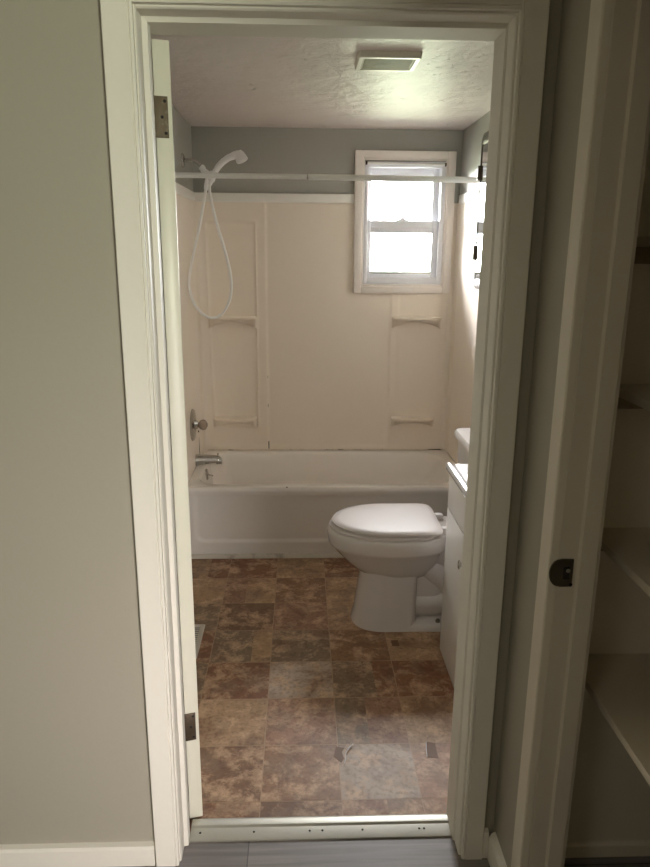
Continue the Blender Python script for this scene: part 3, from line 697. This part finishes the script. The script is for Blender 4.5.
# ------------------------------------------------------------------ vanity
VX, VY0, VY1 = 0.578, 1.965, 2.572
va = thing('vanity', 'white bathroom vanity cabinet with one oval knob, right of the doorway', 'vanity', (0.745, 2.27, 0))
MB().box(VX + .018, XR - .002, VY0, VY1, 0, .776, .001).build('cabinet_body', M['vanity'], va)
MB().box(VX, VX + .0178, VY0 + .002, VY1 - .001, .634, .775, .002).build('false_drawer_front', M['vanity'], va)
dr = MB().box(VX, VX + .0178, VY0 + .002, VY1 - .001, .004, .629, .002).build('door', M['vanity'], va)
kn = MB()
kn.loft([[Vector((VX - dx, 2.297 + ry * math.cos(2 * PI * k / 20), .512 + rz * math.sin(2 * PI * k / 20))) for k in range(20)] for dx, ry, rz in ((0, .004, .010), (.005, .004, .010), (.006, .007, .018), (.009, .0075, .019), (.012, .005, .014), (.013, .001, .004))])
kn.build('knob', M['chrome'], dr)
ct = MB()
pr = [(VX + .02, .7765), (VX - .006, .7765), (VX - .010, .781), (VX - .011, .797), (VX - .006, .805), (VX + .003, .807), (VX + .010, .803), (VX + .016, .798), (VX + .026, .7975), (VX + .034, .801), (XR - .003, .801), (XR - .003, .7765)]
t = bmesh.new()
ct.prism(pr, 'y', VY0 - .010, VY1 + .016)
ct.build('countertop', M['marble'], va, angle=40)
MB().box(XR - .022, XR - .003, VY0 - .010, VY1 + .016, .8012, .885, .004).build('backsplash', M['marble'], va)

# ------------------------------------------------------------------ medicine cabinet
MX = 0.782
mc = thing('medicine_cabinet', 'mirrored medicine cabinet with rounded corners on the right wall', 'cabinet', (0.86, 2.95, 1.44))
MB().box(MX + .012, XR - .001, 2.66, 3.19, 1.455, 2.075, .004).build('body', M['plastic'], mc)
def rr2(y0, y1, z0, z1, r, n=10):
    return [(q.x, q.y) for q in rrect(y0, y1, z0, z1, r, 0, n)]
MB().prism(rr2(2.64, 3.205, 1.440, 2.088, .045), 'x', MX + .004, MX + .0115).build('door_back', M['bronze'], mc)
fr_ = [(MX + .0038, 0, 0, .045), (MX - .001, .001, .001, .045), (MX - .003, .006, .010, .040), (MX - .003, .014, .036, .03), (MX + .0005, .018, .045, .02)]
mf = MB().loft([[Vector((xx, q.x, q.y)) for q in rrect(2.64 + iy, 3.205 - iy, 1.440 + iz, 2.088 - iz, rr_, 0, 10)] for xx, iy, iz, rr_ in fr_], cap1=False)
mf.build('frame', M['bronze'], mc, angle=40)  # border added to darken the mirror's ends, in place of dark reflections
MB().box(MX + .0006, MX + .0036, 2.657, 3.188, 1.484, 2.044).build('mirror', M['mirror'], mc, smooth=False)
for z0 in (1.565, 1.90):
    MB().box(MX - .010, MX + .006, 3.196, 3.212, z0, z0 + .062, .002).build('hinge_clip', M['bronze'], mc)

# ------------------------------------------------------------------ floor register and torn vinyl
rg = thing('floor_register', 'beige metal floor register behind the open door', 'vent', (-.50, 2.66, 0))
rgm = MB(); t = frame4(-.555, -.418, 0.0, 1.0, .1, .1, .1, .1, 0, 1) if False else None
rgm.box(-.560, -.418, 2.520, 2.538, 0, .006, .002).box(-.560, -.418, 2.767, 2.785, 0, .006, .002).box(-.560, -.540, 2.536, 2.769, 0, .006, .002).box(-.438, -.418, 2.536, 2.769, 0, .006, .002)
rgm.build('frame', M['register'], rg)
lv = MB(); lv.box(-.541, -.437, 2.537, 2.768, .0005, .0012)
lv.build('duct_shade', M['black'], rg)  # black sheet stands in for the shade inside the duct
lv = MB(); y = 2.545
while y < 2.765:
    lv.box(-.541, -.437, y, y + .007, .0014, .0045, .0008); y += .0155
lv.build('louvers', M['register'], rg)
M['bare'] = paint('bare_brown_floor_backing', srgb(112, 80, 56), 0.6, 0.2, 90, 0.2)
def flake(pts, name, lab, mat, z0=.0008):
    m = MB().prism(pts, 'z', 0.0001, z0)
    return tag(m.build(name, mat, smooth=False), lab, 'floor tear', 'tears in the vinyl floor')
ta = thing('vinyl_tear', 'curled tear in the tile print between doorway and toilet', 'floor tear', (.14, 1.98, 0), group='tears in the vinyl floor')
MB().prism([(.108, 1.945), (.132, 1.915), (.142, 1.935), (.136, 1.965), (.146, 1.985), (.118, 1.992)], 'z', .0001, .0009).build('bare_patch', M['bare'], ta, smooth=False)
o = MB().tube([(.141, 1.905, .004), (.147, 1.935, .006), (.149, 1.955, .005), (.160, 1.975, .007), (.176, 2.000, .005)], [.0012, .002, .0010, .0024, .0010], 8).build('curled_edge', M['marble'], ta); o['label'] = 'white curled vinyl edge'
tb = thing('vinyl_tear', 'small torn brown patch with a white edge by the right door jamb', 'floor tear', (.44, 1.98, 0), group='tears in the vinyl floor')
MB().prism([(.415, 1.935), (.450, 1.93), (.452, 2.00), (.424, 2.008)], 'z', .0001, .0009).build('bare_patch', M['bare'], tb, smooth=False)
o = MB().tube([(.413, 1.930, .003), (.417, 1.97, .005), (.423, 2.004, .003)], [.0010, .0018, .0010], 8).build('curled_edge', M['marble'], tb); o['label'] = 'white curled vinyl edge'
flake([(.385, 2.60), (.415, 2.60), (.413, 2.645), (.384, 2.643)], 'floor_patch', 'small dark square patch in the tiles in front of the toilet base', M['bare'])

# ------------------------------------------------------------------ light
wd = bpy.data.worlds.new('outdoors'); SC.world = wd; wd.use_nodes = True
N, L = wd.node_tree.nodes, wd.node_tree.links
tc = N.new('ShaderNodeTexCoord'); sx = N.new('ShaderNodeSeparateXYZ'); L.new(tc.outputs['Generated'], sx.inputs[0])
mr = N.new('ShaderNodeMapRange'); mr.inputs['From Min'].default_value = -1; mr.inputs['From Max'].default_value = 1
L.new(sx.outputs['Z'], mr.inputs['Value'])
rp = N.new('ShaderNodeValToRGB')
e = rp.color_ramp.elements
e[0].position = 0.0; e[0].color = (0.07, 0.08, 0.055, 1)
e[1].position = 1.0; e[1].color = (0.95, 0.97, 1.0, 1)
for p_, c_ in ((0.44, (0.115, 0.131, 0.092, 1)), (0.485, (0.235, 0.262, 0.188, 1)), (0.50, (0.95, 0.98, 1.0, 1)), (0.60, (1.0, 1.0, 1.0, 1))):
    q = e.new(p_); q.color = c_
L.new(mr.outputs[0], rp.inputs['Fac'])
bg = N['Background']; L.new(rp.outputs['Color'], bg.inputs['Color']); bg.inputs['Strength'].default_value = 136.0

def area(name, loc, target, sx_, sy_, power, col, portal=False, spread=None):
    l = bpy.data.lights.new(name, 'AREA'); l.shape = 'RECTANGLE'; l.size = sx_; l.size_y = sy_; l.energy = power; l.color = col
    o = bpy.data.objects.new(name, l); COL.objects.link(o); o.location = loc
    o.rotation_euler = (Vector(target) - Vector(loc)).to_track_quat('-Z', 'Y').to_euler()
    if portal: l.cycles.is_portal = True
    if spread: l.spread = math.radians(spread)
    return o
area('window_daylight_portal', (0.598, 4.36, 1.752), (0.598, 3, 1.752), 0.48, 0.70, 1, (1, 1, 1), True)
area('room_window_upper', (1.30, -2.1, 1.95), (-0.35, 1.55, 1.9), 0.8, 0.6, 29, (0.97, 1.0, 0.80), spread=110)
area('room_window_lower', (1.30, -2.1, 0.75), (-0.02, 1.55, 0.42), 0.7, 0.6, 6.0, (1.0, 0.88, 0.90), spread=40)

area('hallway_fill_light', (-1.1, -0.9, 2.40), (-1.1, -0.9, 0), 0.5, 0.5, 7, (1.0, 0.95, 0.86))  # unseen fill, added to brighten the closet and right-hand trim

# ------------------------------------------------------------------ camera
f = 700.0; CX, CY = 325.0, 433.5
dep = Vector((-25 / f, -183 / f, 1)).normalized(); dn = Vector((-22 / f, 2617 / f, 1)); dn = (dn - dep * dn.dot(dep)).normalized(); rt = dn.cross(dep)
Rw = Matrix((rt, dep, -dn))      # rows: world axes in camera coordinates (x right, y down, z forward)
cx_, cy_, cz_ = Rw.col[0], -Rw.col[1], -Rw.col[2]
mw = Matrix(((cx_[0], cy_[0], cz_[0], 0), (cx_[1], cy_[1], cz_[1], 0), (cx_[2], cy_[2], cz_[2], 1.6), (0, 0, 0, 1)))
cd = bpy.data.cameras.new('camera'); cam = bpy.data.objects.new('camera', cd); COL.objects.link(cam)
cam.matrix_world = mw
cd.sensor_fit = 'VERTICAL'; cd.sensor_height = 24.0; cd.lens = 24.0 * f / 867.0; cd.clip_start = 0.02; cd.clip_end = 100
SC.camera = cam
vs = SC.view_settings
vs.view_transform = 'Standard'; vs.look = 'None'; vs.gamma = 1.0; vs.exposure = 0.0
try: vs.use_curve_mapping = False
except Exception: pass
SC.cycles.max_bounces = 12; SC.cycles.diffuse_bounces = 8; SC.cycles.glossy_bounces = 6; SC.cycles.transparent_max_bounces = 12
